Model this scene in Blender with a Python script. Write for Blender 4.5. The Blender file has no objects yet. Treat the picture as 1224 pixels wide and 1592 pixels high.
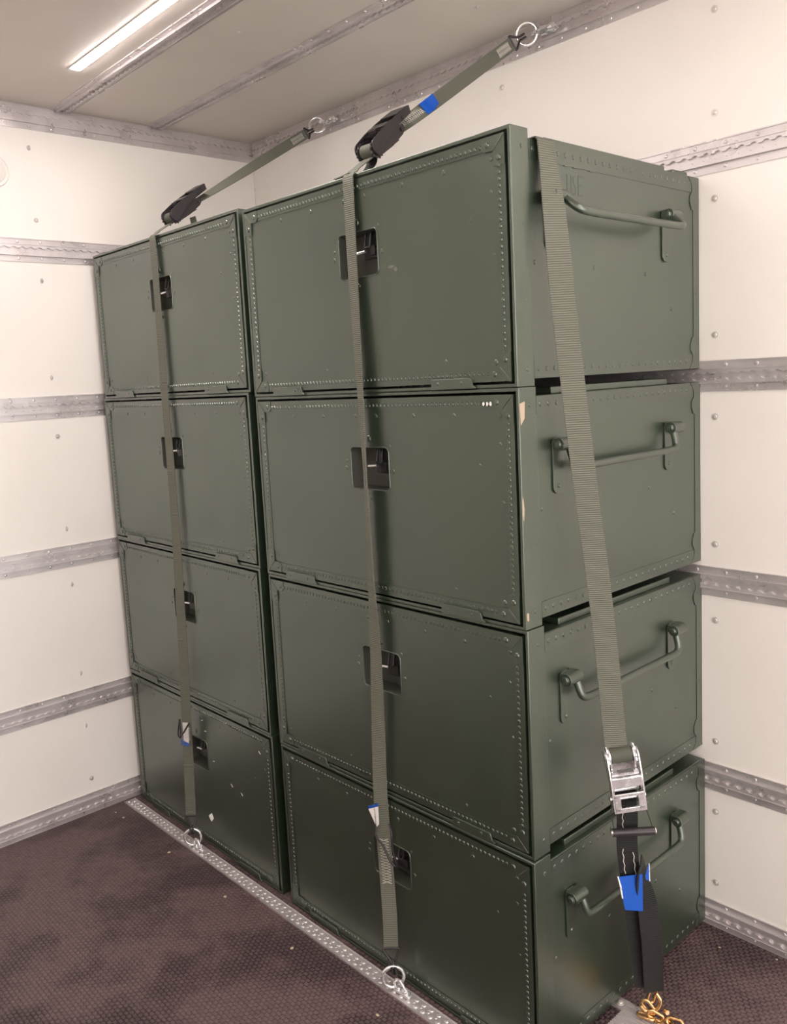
import bpy, bmesh, math, random
from mathutils import Vector, Matrix
random.seed(7)
PI = math.pi
S = bpy.context.scene
C = S.collection

# ------------------------------------------------------------ camera
cam_d = bpy.data.cameras.new('camera'); cam = bpy.data.objects.new('camera', cam_d); C.objects.link(cam)
cR = Vector((0.66874, 0.74163, -0.05267)); cU = Vector((-0.05996, 0.1244, 0.99042)); cF = Vector((-0.74108, 0.65917, -0.12765))
CAM = Vector((2.7331, -1.3515, 1.5228))
M = Matrix((cR, cU, -cF)).transposed().to_4x4(); M.translation = CAM
cam.matrix_world = M
cam_d.sensor_fit = 'VERTICAL'; cam_d.sensor_height = 24.0
cam_d.lens = 1335.1 / 1592 * 24.0
cam_d.shift_x = 32.6 / 1592; cam_d.shift_y = -32.6 / 1592
cam_d.clip_start = 0.02
S.camera = cam

# ------------------------------------------------------------ world, exposure
w = bpy.data.worlds.new('world'); S.world = w; w.use_nodes = True
w.node_tree.nodes['Background'].inputs[0].default_value = (1, 0.94, 0.915, 1)
w.node_tree.nodes['Background'].inputs[1].default_value = 1.2
S.view_settings.view_transform = 'Standard'; S.view_settings.look = 'None'
S.view_settings.gamma = 1.0; S.view_settings.use_curve_mapping = False
EXPOSURE = 2.0
S.view_settings.exposure = EXPOSURE
LED = 24.5                     # strength of the ceiling strips
LED_COL = (1.0, 0.92, 0.885)

# room numbers
XW, YW, ZC, ZF = -0.233, 0.7365, 2.490, 0.0
YN, XE = -1.75, 4.6

# ------------------------------------------------------------ materials
def mat(name, col, rough=0.5, metal=0.0, noise=None, bump=None, emit=None, ns=None, spec=0.5, coat=0.0, rnoise=None):
    """noise=(scale, second colour, low, high); bump=(scale, strength, distance, detail)"""
    m = bpy.data.materials.new(name); m.use_nodes = True
    nt = m.node_tree; b = nt.nodes['Principled BSDF']
    b.inputs['Base Color'].default_value = (*col, 1); b.inputs['Roughness'].default_value = rough
    b.inputs['Metallic'].default_value = metal; b.inputs['Specular IOR Level'].default_value = spec
    b.inputs['Coat Weight'].default_value = coat; b.inputs['IOR'].default_value = 1.5 if coat == 0 else 1.62; b.inputs['Specular Tint'].default_value = (1, 1, 1, 1) if coat == 0 else (.88, 1, .86, 1); b.inputs['Coat Roughness'].default_value = .3
    tc = nt.nodes.new('ShaderNodeTexCoord')
    if noise:
        n = nt.nodes.new('ShaderNodeTexNoise'); n.inputs['Scale'].default_value = noise[0]; n.inputs['Detail'].default_value = 5
        nt.links.new(tc.outputs['Object'], n.inputs['Vector'])
        mr = nt.nodes.new('ShaderNodeMapRange'); mr.inputs[1].default_value = noise[2]; mr.inputs[2].default_value = noise[3]
        nt.links.new(n.outputs['Fac'], mr.inputs[0])
        mx = nt.nodes.new('ShaderNodeMix'); mx.data_type = 'RGBA'
        mx.inputs[6].default_value = (*col, 1); mx.inputs[7].default_value = (*noise[1], 1)
        nt.links.new(mr.outputs[0], mx.inputs[0]); nt.links.new(mx.outputs[2], b.inputs['Base Color'])
    if rnoise:
        n = nt.nodes.new('ShaderNodeTexNoise'); n.inputs['Scale'].default_value = rnoise[0]; n.inputs['Detail'].default_value = 6
        nt.links.new(tc.outputs['Object'], n.inputs['Vector'])
        mr = nt.nodes.new('ShaderNodeMapRange'); mr.inputs[1].default_value = .3; mr.inputs[2].default_value = .7
        mr.inputs[3].default_value = rnoise[1]; mr.inputs[4].default_value = rnoise[2]
        nt.links.new(n.outputs['Fac'], mr.inputs[0]); nt.links.new(mr.outputs[0], b.inputs['Roughness'])
    if bump:
        n = nt.nodes.new('ShaderNodeTexNoise'); n.inputs['Scale'].default_value = bump[0]; n.inputs['Detail'].default_value = bump[3]
        nt.links.new(tc.outputs['Object'], n.inputs['Vector'])
        bp = nt.nodes.new('ShaderNodeBump'); bp.inputs['Strength'].default_value = bump[1]; bp.inputs['Distance'].default_value = bump[2]
        nt.links.new(n.outputs['Fac'], bp.inputs['Height']); nt.links.new(bp.outputs[0], b.inputs['Normal'])
    if emit:
        b.inputs['Emission Color'].default_value = (*emit[0], 1); b.inputs['Emission Strength'].default_value = emit[1]
    return m

MT = {}
MT['wall'] = mat('white_panel', (0.86, 0.82, 0.775), 0.42, noise=(3.0, (0.83, 0.785, 0.74), .42, .7), bump=(260, .06, .001, 3))
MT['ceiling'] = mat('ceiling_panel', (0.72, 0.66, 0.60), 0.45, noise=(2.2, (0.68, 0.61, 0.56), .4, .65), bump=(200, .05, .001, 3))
MT['rail'] = mat('aluminium', (0.68, 0.635, 0.635), 0.34, 0.6, rnoise=(14, .24, .44), noise=(9, (0.57, 0.525, 0.53), .4, .7))
MT['screw'] = mat('screw_steel', (0.66, 0.61, 0.58), 0.35, 0.35)
GREEN = (0.0100, 0.0205, 0.0090)
MT['green'] = mat('green_paint', GREEN, 0.4, 0, noise=(7, (0.009, 0.017, 0.008), .4, .68), bump=(340, .22, .0012, 4), rnoise=(5, .32, .44), spec=1.0, coat=.6)
MT['green_edge'] = mat('green_paint_edging', (0.012, 0.021, 0.011), 0.38, 0, spec=1.0, coat=.6, bump=(220, .1, .001, 3), rnoise=(9, .28, .42))
MT['green_worn'] = mat('green_paint_rubbed', (0.014, 0.024, 0.013), 0.36, 0, spec=1.0, coat=.6, noise=(26, (0.034, 0.038, 0.026), .62, .74))
MT['pocket'] = mat('dark_green_pocket', (0.060, 0.060, 0.050), 0.45)
MT['latch'] = mat('latch_steel', (0.03, 0.028, 0.028), 0.35, 0.5)
MT['black'] = mat('black_painted_steel', (0.034, 0.029, 0.031), 0.32, 0.3)
MT['chrome'] = mat('zinc_steel', (0.86, 0.85, 0.86), 0.2, 0.85, rnoise=(60, .14, .34))
MT['gold'] = mat('yellow_zinc', (0.70, 0.45, 0.22), 0.26, 1.0)
MT['chip'] = mat('bare_wood_chip', (0.42, 0.33, 0.24), 0.7)
MT['scuff'] = mat('white_scuff', (0.15, 0.15, 0.13), 0.7)
MT['chalk'] = mat('faded_chalk', (0.007, 0.013, 0.007), 0.52, spec=1.0, coat=.5)
MT['paper'] = mat('white_paper', (0.85, 0.83, 0.80), 0.7, noise=(160, (0.5, 0.38, 0.38), .62, .66))
MT['blue'] = mat('blue_label', (0.006, 0.085, 0.46), 0.45)
MT['thread'] = mat('white_thread', (0.72, 0.68, 0.62), 0.8)
MT['led'] = mat('led_diffuser', (0.9, 0.88, 0.85), 0.4, emit=(LED_COL, LED))
MT['lamp'] = mat('lamp_housing', (0.75, 0.72, 0.68), 0.4)
MT['plastic'] = mat('white_plastic', (0.82, 0.77, 0.73), 0.35)
MT['grit'] = mat('pale_crumb', (0.50, 0.42, 0.30), 0.8)

def webbing(name, col, col2):
    m = bpy.data.materials.new(name); m.use_nodes = True; nt = m.node_tree; b = nt.nodes['Principled BSDF']
    b.inputs['Roughness'].default_value = 0.62; b.inputs['Sheen Weight'].default_value = 0.04; b.inputs['Specular IOR Level'].default_value = .35
    uv = nt.nodes.new('ShaderNodeUVMap'); uv.uv_map = 'UVMap'
    wv = nt.nodes.new('ShaderNodeTexWave'); wv.wave_type = 'BANDS'; wv.bands_direction = 'Y'
    wv.inputs['Scale'].default_value = 68; wv.inputs['Distortion'].default_value = .6; wv.inputs['Detail'].default_value = 2
    nt.links.new(uv.outputs[0], wv.inputs['Vector'])
    mx = nt.nodes.new('ShaderNodeMix'); mx.data_type = 'RGBA'; mx.inputs[6].default_value = (*col, 1); mx.inputs[7].default_value = (*col2, 1)
    nt.links.new(wv.outputs['Fac'], mx.inputs[0]); nt.links.new(mx.outputs[2], b.inputs['Base Color'])
    bp = nt.nodes.new('ShaderNodeBump'); bp.inputs['Strength'].default_value = .5; bp.inputs['Distance'].default_value = .0012
    nt.links.new(wv.outputs['Fac'], bp.inputs['Height']); nt.links.new(bp.outputs[0], b.inputs['Normal'])
    return m
MT['web'] = webbing('olive_webbing', (0.072, 0.076, 0.057), (0.165, 0.167, 0.130))
MT['webdark'] = webbing('charcoal_webbing', (0.006, 0.006, 0.006), (0.012, 0.0115, 0.0115))

def floor_material():
    m = bpy.data.materials.new('antislip_floor'); m.use_nodes = True; nt = m.node_tree; L = nt.links; N = nt.nodes
    b = N['Principled BSDF']; tc = N.new('ShaderNodeTexCoord')
    mp = N.new('ShaderNodeMapping'); mp.inputs['Scale'].default_value = (62, 90, 1); L.new(tc.outputs['Object'], mp.inputs[0])
    # staggered mesh imprint of phenolic plywood: cells of a hexagonal lattice
    sep = N.new('ShaderNodeSeparateXYZ'); L.new(mp.outputs[0], sep.inputs[0])
    def mth(op, a=None, bb=None, v=None):
        n = N.new('ShaderNodeMath'); n.operation = op
        for i, s in enumerate((a, bb)):
            if s is None: continue
            if isinstance(s, (int, float)): n.inputs[i].default_value = s
            else: L.new(s, n.inputs[i])
        return n.outputs[0]
    row = mth('FLOOR', sep.outputs[1]); odd = mth('MODULO', row, 2.0)
    xs = mth('ADD', sep.outputs[0], mth('MULTIPLY', odd, .5))
    fx = mth('ABSOLUTE', mth('SUBTRACT', mth('FRACT', xs), .5)); fy = mth('ABSOLUTE', mth('SUBTRACT', mth('FRACT', sep.outputs[1]), .5))
    e = mth('MAXIMUM', mth('ADD', fx, mth('MULTIPLY', fy, .28)), fy)
    gr = N.new('ShaderNodeMapRange'); gr.inputs[1].default_value = .34; gr.inputs[2].default_value = .50; L.new(e, gr.inputs[0])
    big = N.new('ShaderNodeTexNoise'); big.inputs['Scale'].default_value = 3.2; big.inputs['Detail'].default_value = 7; big.inputs['Roughness'].default_value = .62
    L.new(tc.outputs['Object'], big.inputs[0])
    wear = N.new('ShaderNodeMapRange'); wear.inputs[1].default_value = .48; wear.inputs[2].default_value = .60; L.new(big.outputs['Fac'], wear.inputs[0])
    c1 = N.new('ShaderNodeMix'); c1.data_type = 'RGBA'; c1.inputs[6].default_value = (.150, .098, .098, 1); c1.inputs[7].default_value = (.098, .062, .066, 1)
    L.new(wear.outputs[0], c1.inputs[0])
    c2 = N.new('ShaderNodeMix'); c2.data_type = 'RGBA'; c2.inputs[7].default_value = (.020, .013, .015, 1)
    L.new(c1.outputs[2], c2.inputs[6])
    amt = mth('MULTIPLY', gr.outputs[0], mth('ADD', mth('MULTIPLY', wear.outputs[0], .60), .30)); L.new(amt, c2.inputs[0])
    sm = N.new('ShaderNodeTexNoise'); sm.inputs['Scale'].default_value = 55; sm.inputs['Detail'].default_value = 5; L.new(tc.outputs['Object'], sm.inputs[0])
    c3 = N.new('ShaderNodeMix'); c3.data_type = 'RGBA'; c3.blend_type = 'MULTIPLY'; c3.inputs[0].default_value = .5
    rr = N.new('ShaderNodeMapRange'); rr.inputs[1].default_value = .3; rr.inputs[2].default_value = .6; rr.inputs[3].default_value = .55; L.new(sm.outputs['Fac'], rr.inputs[0])
    L.new(c2.outputs[2], c3.inputs[6]); L.new(rr.outputs[0], c3.inputs[7]); L.new(c3.outputs[2], b.inputs['Base Color'])
    b.inputs['Roughness'].default_value = .5; b.inputs['Specular IOR Level'].default_value = .35
    bp = N.new('ShaderNodeBump'); bp.invert = True; bp.inputs['Strength'].default_value = .8; bp.inputs['Distance'].default_value = .002
    L.new(gr.outputs[0], bp.inputs['Height']); L.new(bp.outputs[0], b.inputs['Normal'])
    return m
MT['floor'] = floor_material()

# ------------------------------------------------------------ mesh helpers
class MB:
    def __init__(s): s.v = []; s.f = []; s.uv = {}
    def add(s, vs, fs):
        o = len(s.v); s.v += [tuple(p) for p in vs]; s.f += [tuple(i + o for i in f) for f in fs]
    def box(s, x0, x1, y0, y1, z0, z1, T=None):
        vs = [Vector((x, y, z)) for x in (x0, x1) for y in (y0, y1) for z in (z0, z1)]
        if T: vs = [T @ p for p in vs]
        s.add(vs, [(0, 1, 3, 2), (4, 6, 7, 5), (0, 4, 5, 1), (2, 3, 7, 6), (0, 2, 6, 4), (1, 5, 7, 3)])
    def cyl(s, p0, p1, r, seg=16, r1=None, T=None):
        p0 = Vector(p0); p1 = Vector(p1); r1 = r if r1 is None else r1
        d = (p1 - p0).normalized(); a = d.orthogonal().normalized(); b = d.cross(a)
        vs = []
        for P, R in ((p0, r), (p1, r1)):
            for k in range(seg):
                t = 2 * PI * k / seg; vs.append(P + (a * math.cos(t) + b * math.sin(t)) * R)
        if T: vs = [T @ p for p in vs]
        s.add(vs, [tuple(reversed(range(seg))), tuple(range(seg, 2 * seg))] + [(k, (k + 1) % seg, seg + (k + 1) % seg, seg + k) for k in range(seg)])
    def dome(s, c, n, r, h, seg=8, T=None):
        c = Vector(c); n = Vector(n).normalized(); a = n.orthogonal().normalized(); b = n.cross(a)
        vs = []
        for rr, hh in ((1, 0), (.78, .62)):
            for k in range(seg):
                t = 2 * PI * k / seg; vs.append(c + (a * math.cos(t) + b * math.sin(t)) * r * rr + n * h * hh)
        vs.append(c + n * h)
        if T: vs = [T @ p for p in vs]
        s.add(vs, [(k, (k + 1) % seg, seg + (k + 1) % seg, seg + k) for k in range(seg)] + [(seg + k, seg + (k + 1) % seg, 2 * seg) for k in range(seg)])
    def prism(s, pts, fn, a, b):
        """pts 2D outline, fn(u, v, n) -> point, from n=a to n=b"""
        n = len(pts); vs = [fn(u, v, a) for u, v in pts] + [fn(u, v, b) for u, v in pts]
        s.add(vs, [tuple(reversed(range(n))), tuple(range(n, 2 * n))] + [(k, (k + 1) % n, n + (k + 1) % n, n + k) for k in range(n)])
    def tube(s, pts, r, seg=10, closed=False, T=None):
        P = [Vector(p) for p in pts]
        if T: P = [T @ p for p in P]
        n = len(P); rs = r if isinstance(r, (list, tuple)) else [r] * n
        prev = None; rings = []
        for i in range(n):
            if closed: d = P[(i + 1) % n] - P[i - 1]
            else: d = P[min(i + 1, n - 1)] - P[max(i - 1, 0)]
            d.normalize()
            if prev is None: a = d.orthogonal().normalized()
            else: a = (prev - d * prev.dot(d)).normalized()
            prev = a; b = d.cross(a)
            rings.append([P[i] + (a * math.cos(2 * PI * k / seg) + b * math.sin(2 * PI * k / seg)) * rs[i] for k in range(seg)])
        vs = [p for g in rings for p in g]; fs = []
        m = n if closed else n - 1
        for i in range(m):
            j = (i + 1) % n
            fs += [(i * seg + k, i * seg + (k + 1) % seg, j * seg + (k + 1) % seg, j * seg + k) for k in range(seg)]
        if not closed: fs += [tuple(reversed(range(seg))), tuple((n - 1) * seg + k for k in range(seg))]
        s.add(vs, fs)
    def ring(s, c, n, R, r, seg=36, T=None, a0=0, a1=2 * PI):
        c = Vector(c); n = Vector(n).normalized(); a = n.orthogonal().normalized(); b = n.cross(a)
        full = abs(a1 - a0 - 2 * PI) < 1e-6
        k = seg if full else seg + 1
        s.tube([c + (a * math.cos(a0 + (a1 - a0) * i / seg) + b * math.sin(a0 + (a1 - a0) * i / seg)) * R for i in range(k)], r, 10, full, T)
    def ribbon(s, st, w, t):
        """st: list of (point, width direction); writes UVs in metres"""
        vs = []; ln = 0; o = len(s.v); lens = []
        for i, (p, d) in enumerate(st):
            p = Vector(p); d = Vector(d).normalized()
            q0 = Vector(st[max(i - 1, 0)][0]); q1 = Vector(st[min(i + 1, len(st) - 1)][0])
            tan = (q1 - q0).normalized(); nn = tan.cross(d).normalized()
            if i: ln += (p - Vector(st[i - 1][0])).length
            lens.append(ln)
            vs += [p - d * w / 2 - nn * t / 2, p + d * w / 2 - nn * t / 2, p + d * w / 2 + nn * t / 2, p - d * w / 2 + nn * t / 2]
        fs = []
        for i in range(len(st) - 1):
            a = i * 4; b = a + 4
            for k in range(4): fs.append((a + k, a + (k + 1) % 4, b + (k + 1) % 4, b + k))
        fs += [(3, 2, 1, 0), tuple(len(st) * 4 - 4 + k for k in range(4))]
        s.add(vs, fs)
        for i in range(len(st)):
            for k in range(4): s.uv[o + i * 4 + k] = ((0 if k in (0, 3) else w), lens[i])
    def build(s, name, m, parent=None, bevel=0, smooth=30, loc=None):
        me = bpy.data.meshes.new(name); me.from_pydata(s.v, [], s.f)
        bm = bmesh.new(); bm.from_mesh(me); bmesh.ops.recalc_face_normals(bm, faces=bm.faces); bm.to_mesh(me); bm.free()
        me.materials.append(MT[m])
        if s.uv:
            ul = me.uv_layers.new(name='UVMap')
            for l in me.loops: ul.data[l.index].uv = s.uv.get(l.vertex_index, (0, 0))
        if smooth:
            me.polygons.foreach_set('use_smooth', [True] * len(me.polygons)); me.set_sharp_from_angle(angle=math.radians(smooth))
        me.update()
        o = bpy.data.objects.new(name, me); C.objects.link(o)
        if parent: o.parent = parent
        if loc: o.location = loc
        if bevel:
            md = o.modifiers.new('bevel', 'BEVEL'); md.width = bevel; md.segments = 3; md.limit_method = 'ANGLE'; md.angle_limit = math.radians(40)
            md.harden_normals = False
        return o

def tag(o, label=None, cat=None, group=None, kind=None):
    for k, v in (('label', label), ('category', cat), ('group', group), ('kind', kind)):
        if v: o[k] = v
    return o
def empty(name, loc, rz=0):
    o = bpy.data.objects.new(name, None); C.objects.link(o); o.location = loc; o.rotation_euler = (0, 0, rz); o.empty_display_size = .05
    return o
def one(name, m, parent, fn, bevel=0, smooth=30, label=None):
    b = MB(); fn(b); o = b.build(name, m, parent, bevel, smooth)
    if label: o['label'] = label
    return o
def rrect(u0, u1, v0, v1, r, seg=5):
    out = []
    for cx, cy, a in ((u1 - r, v0 + r, -PI / 2), (u1 - r, v1 - r, 0), (u0 + r, v1 - r, PI / 2), (u0 + r, v0 + r, PI)):
        for k in range(seg + 1):
            t = a + PI / 2 * k / seg; out.append((cx + r * math.cos(t), cy + r * math.sin(t)))
    return out
def plate_with_hole(outer, inner, y0, y1):
    """panel in the xz plane with a through hole; returns an MB"""
    bm = bmesh.new()
    def loop(pts):
        vs = [bm.verts.new((p[0], y0, p[1])) for p in pts]
        return [bm.edges.new((vs[i], vs[(i + 1) % len(vs)])) for i in range(len(vs))]
    es = loop(outer) + loop(inner)
    r = bmesh.ops.triangle_fill(bm, edges=es, use_beauty=True, use_dissolve=False)
    fs = [g for g in r['geom'] if isinstance(g, bmesh.types.BMFace)]
    ex = bmesh.ops.extrude_face_region(bm, geom=fs)
    for v in ex['geom']:
        if isinstance(v, bmesh.types.BMVert): v.co.y = y1
    bm.verts.index_update()
    b = MB(); b.add([v.co.copy() for v in bm.verts], [tuple(v.index for v in f.verts) for f in bm.faces]); bm.free()
    return b
def smoothpath(pts, n=6):
    """Catmull-Rom through points"""
    P = [Vector(p) for p in pts]; out = []
    for i in range(len(P) - 1):
        a, b, c, d = P[max(i - 1, 0)], P[i], P[i + 1], P[min(i + 2, len(P) - 1)]
        for k in range(n):
            t = k / n; out.append(.5 * ((2 * b) + (c - a) * t + (2 * a - 5 * b + 4 * c - d) * t * t + (3 * b - a - 3 * c + d) * t ** 3))
    out.append(P[-1]); return out
def rounded(pts, r, n=4):
    P = [Vector(p) for p in pts]; out = [P[0]]
    for i in range(1, len(P) - 1):
        a = (P[i - 1] - P[i]); c = (P[i + 1] - P[i]); ra = min(r, a.length * .49); rc = min(r, c.length * .49)
        A = P[i] + a.normalized() * ra; B = P[i] + c.normalized() * rc
        for k in range(n + 1):
            t = k / n; out.append(A * (1 - t) ** 2 + P[i] * 2 * t * (1 - t) + B * t * t)
    out.append(P[-1]); return out

# ------------------------------------------------------------ the truck body
def struct(o): o['kind'] = 'structure'; return o
floor = struct(one('floor', 'floor', None, lambda b: b.box(XW - .05, XE + .05, YN - .05, YW + .05, -.05, 0)))
ceiling = struct(one('ceiling', 'ceiling', None, lambda b: b.box(XW - .05, XE + .05, YN - .05, YW + .05, ZC, ZC + .05)))
wall_left = struct(one('wall_left', 'wall', None, lambda b: b.box(XW - .05, XW, YN - .05, YW + .05, 0, ZC)))
wall_back = struct(one('wall_back', 'wall', None, lambda b: b.box(XW, XE, YW, YW + .05, 0, ZC)))
wall_front = struct(one('wall_front', 'wall', None, lambda b: b.box(XW, XE, YN - .05, YN, 0, ZC)))
struct(one('trim_1', 'rail', None, lambda b: b.box(XW, XW + .0012, YW - .0012, YW - .0002, .08, ZC - .08)))  # corner seam

# panel screws in the walls
ZS = (2.353, 2.118, 1.918, 1.59, 1.387, 1.06, .859, .53, .332, .129)
sb = MB(); sb.cyl((0, 0, 0), (0, 0, .0012), .0085, 16); sb.dome((0, 0, .0012), (0, 0, 1), .0055, .0022, 12); sb.cyl((0, 0, .0030), (0, 0, .0036), .0018, 6)
scr0 = sb.build('screw', 'screw', wall_left); first = True
def screw(parent, loc, rot):
    global first
    o = scr0 if first else scr0.copy()
    if not first: C.objects.link(o)
    first = False; o.parent = parent; o.location = loc; o.rotation_euler = rot
for z in ZS:
    for y in (-.168, -.82, -1.45): screw(wall_left, (XW, y, z), (0, PI / 2, random.random()))
    for x in (1.051, 1.697, 2.343): screw(wall_back, (x, YW, z), (PI / 2, random.random(), 0))
for x, y in ((.66, .09), (1.15, .52), (1.21, .07), (1.75, .09), (.35, .52)): screw(ceiling, (x, y, ZC), (PI, 0, 0))

# perforated lashing rails
PITCH, HR, NECK = .029, .0105, .0055
def rail(name, T, L, half=.039, rivet=.077, phase=0., sink=0., top_lip=True):
    """T maps (u along, v across, n outward) to the room"""
    b = MB(); f = lambda u, v, n: T @ Vector((u, v, n))
    def bx(u0, u1, v0, v1, n0, n1): b.box(u0, u1, v0, v1, n0, n1, T)
    bx(0, L, -half, half, 0, .0022)
    bx(0, L, half - .0030, half, .0022, .0046); bx(0, L, -half, -half + .0015, .0022, .0030)
    bx(0, L, .0165, .0185, .0022, .0105); bx(0, L, -.0185, -.0165, .0022, .0105)
    # two lips with scalloped inner edges
    K = 12; n = int(L / PITCH)
    for sgn in (1, -1):
        us = []
        for i in range(n):
            for k in range(K):
                du = (k / K - .5) * PITCH
                vi = math.sqrt(max(HR * HR - du * du, 0)) if abs(du) < HR else 0
                us.append((i * PITCH + du + PITCH / 2, max(vi, NECK)))
        o = []
        for u, vi in us: o += [f(u, sgn * vi, .0085), f(u, sgn * .0168, .0085), f(u, sgn * vi, .0024)]
        fs = []
        for i in range(len(us) - 1):
            a = i * 3; c = a + 3; fs += [(a, c, c + 1, a + 1), (a, a + 2, c + 2, c)]
        b.add(o, fs)
    m = int((L - .02) / rivet)
    for i in range(m + 1):
        for v in (half - .0115, -half + .0115): b.dome(f(.02 + phase + i * rivet, v, .0022), T.to_3x3() @ Vector((0, 0, 1)), .0052, .0032, 8)
    return struct(b.build(name, 'rail'))
def frame(o, u, v, n):
    m = Matrix((Vector(u), Vector(v), Vector(n))).transposed().to_4x4(); m.translation = Vector(o); return m
zr = (ZC - .039, 2.0168, 1.4887, .962, .4303, .038)
k = 2
for i, z in enumerate(zr):
    rail('trim_%d' % k, frame((XW, YN, z), (0, 1, 0), (0, 0, 1), (1, 0, 0)), YW - YN - .001, .0385, phase=.0275); k += 1
    rail('trim_%d' % k, frame((XW + .0125, YW, z), (1, 0, 0), (0, 0, 1), (0, -1, 0)), XE - XW - .02, .0385, phase=.0005); k += 1
for y in (-.051, .309):
    rail('trim_%d' % k, frame((XW + .0125, y, ZC), (1, 0, 0), (0, 1, 0), (0, 0, -1)), XE - XW - .03, .035, phase=.01); k += 1

# flush perforated floor track in front of the crates
def floor_track(name, x0, x1, yc, half):
    T = frame((x0, yc, 0), (1, 0, 0), (0, 1, 0), (0, 0, 1)); b = MB(); L = x1 - x0
    b.box(0, L, -half, half, .0, .0022, T)
    b.box(0, L, -half, -half + .0022, .0022, .0045, T); b.box(0, L, half - .0022, half, .0022, .0040, T)
    n = int(L / .025)
    for i in range(n):
        for v, o in ((-.0075, 0), (.0105, .0125)):
            b.dome(T @ Vector((.012 + i * .025 + o, v, .0022)), (0, 0, 1), .0068, .0034, 10)
        b.dome(T @ Vector((.012 + i * .025 + .0125, -.0005, .0022)), (0, 0, 1), .0036, .0018, 8)
    o = b.build(name, 'rail'); return struct(o)
floor_track('trim_%d' % k, XW + .02, 3.2, -.0400, .0215); k += 1
# short ribbed floor profile that starts beside the right stack
b = MB()
b.box(1.688, 2.6, .205, .322, 0, .004)
for i in range(14): b.box(1.688, 2.6, .209 + i * .0082, .2125 + i * .0082, .004, .0062)
b.box(1.650, 1.688, .286, .322, 0, .0045)
struct(b.build('trim_%d' % k, 'rail')); k += 1
b = MB(); b.cyl((1.672, .304, .0045), (1.672, .304, .006), .009); b.dome((1.672, .304, .006), (0, 0, 1), .0065, .004, 14)
tag(b.build('bolt', 'screw'), 'dome headed bolt on the ribbed floor profile beside the right crate stack', 'bolt')

# ------------------------------------------------------------ ceiling lights
def led(x0, x1, y, label):
    t = empty('ceiling_light', ((x0 + x1) / 2, y, ZC)); L = (x1 - x0) / 2
    one('lamp_housing', 'lamp', t, lambda b: b.box(-L - .004, L + .004, -.018, .018, -.0022, -.0001))
    def dif(b):
        b.prism([(-.0150, -.0022), (-.0140, -.0042), (-.010, -.0052), (.010, -.0052), (.0140, -.0042), (.0150, -.0022)], lambda u, v, n: Vector((n, u, v)), -L + .004, L - .004)
    one('diffuser', 'led', t, dif, smooth=60)
    tag(t, label, 'light'); return t
led(.166, 1.25, -.165, 'glowing LED strip light on the ceiling above the crates')
led(2.25, 3.25, .22, 'glowing LED strip light on the ceiling nearest the long wall, right of the stacks')
led(.95, 1.95, -1.25, 'added unseen LED strip light on the ceiling nearest the end wall, on the open side')  # out of view, added to light the walls more evenly
led(2.45, 3.65, -1.15, 'added unseen LED strip light on the ceiling behind the viewer')  # unseen strip added as wide fill from behind the camera

# round cover on the end wall
t = empty('wall_cover', (XW, -.296, 2.267))
one('cover_rim', 'plastic', t, lambda b: (b.cyl((0, 0, 0), (.006, 0, 0), .055, 40, .053), b.ring((.006, 0, 0), (1, 0, 0), .050, .0032, 40)))
one('cover_disc', 'plastic', t, lambda b: (b.cyl((.004, 0, 0), (.0105, 0, 0), .043, 40, .040), b.dome((.0105, 0, 0), (1, 0, 0), .040, .006, 32)), smooth=60)
tag(t, 'round white plastic cover on the white end wall', 'cover')

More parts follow.
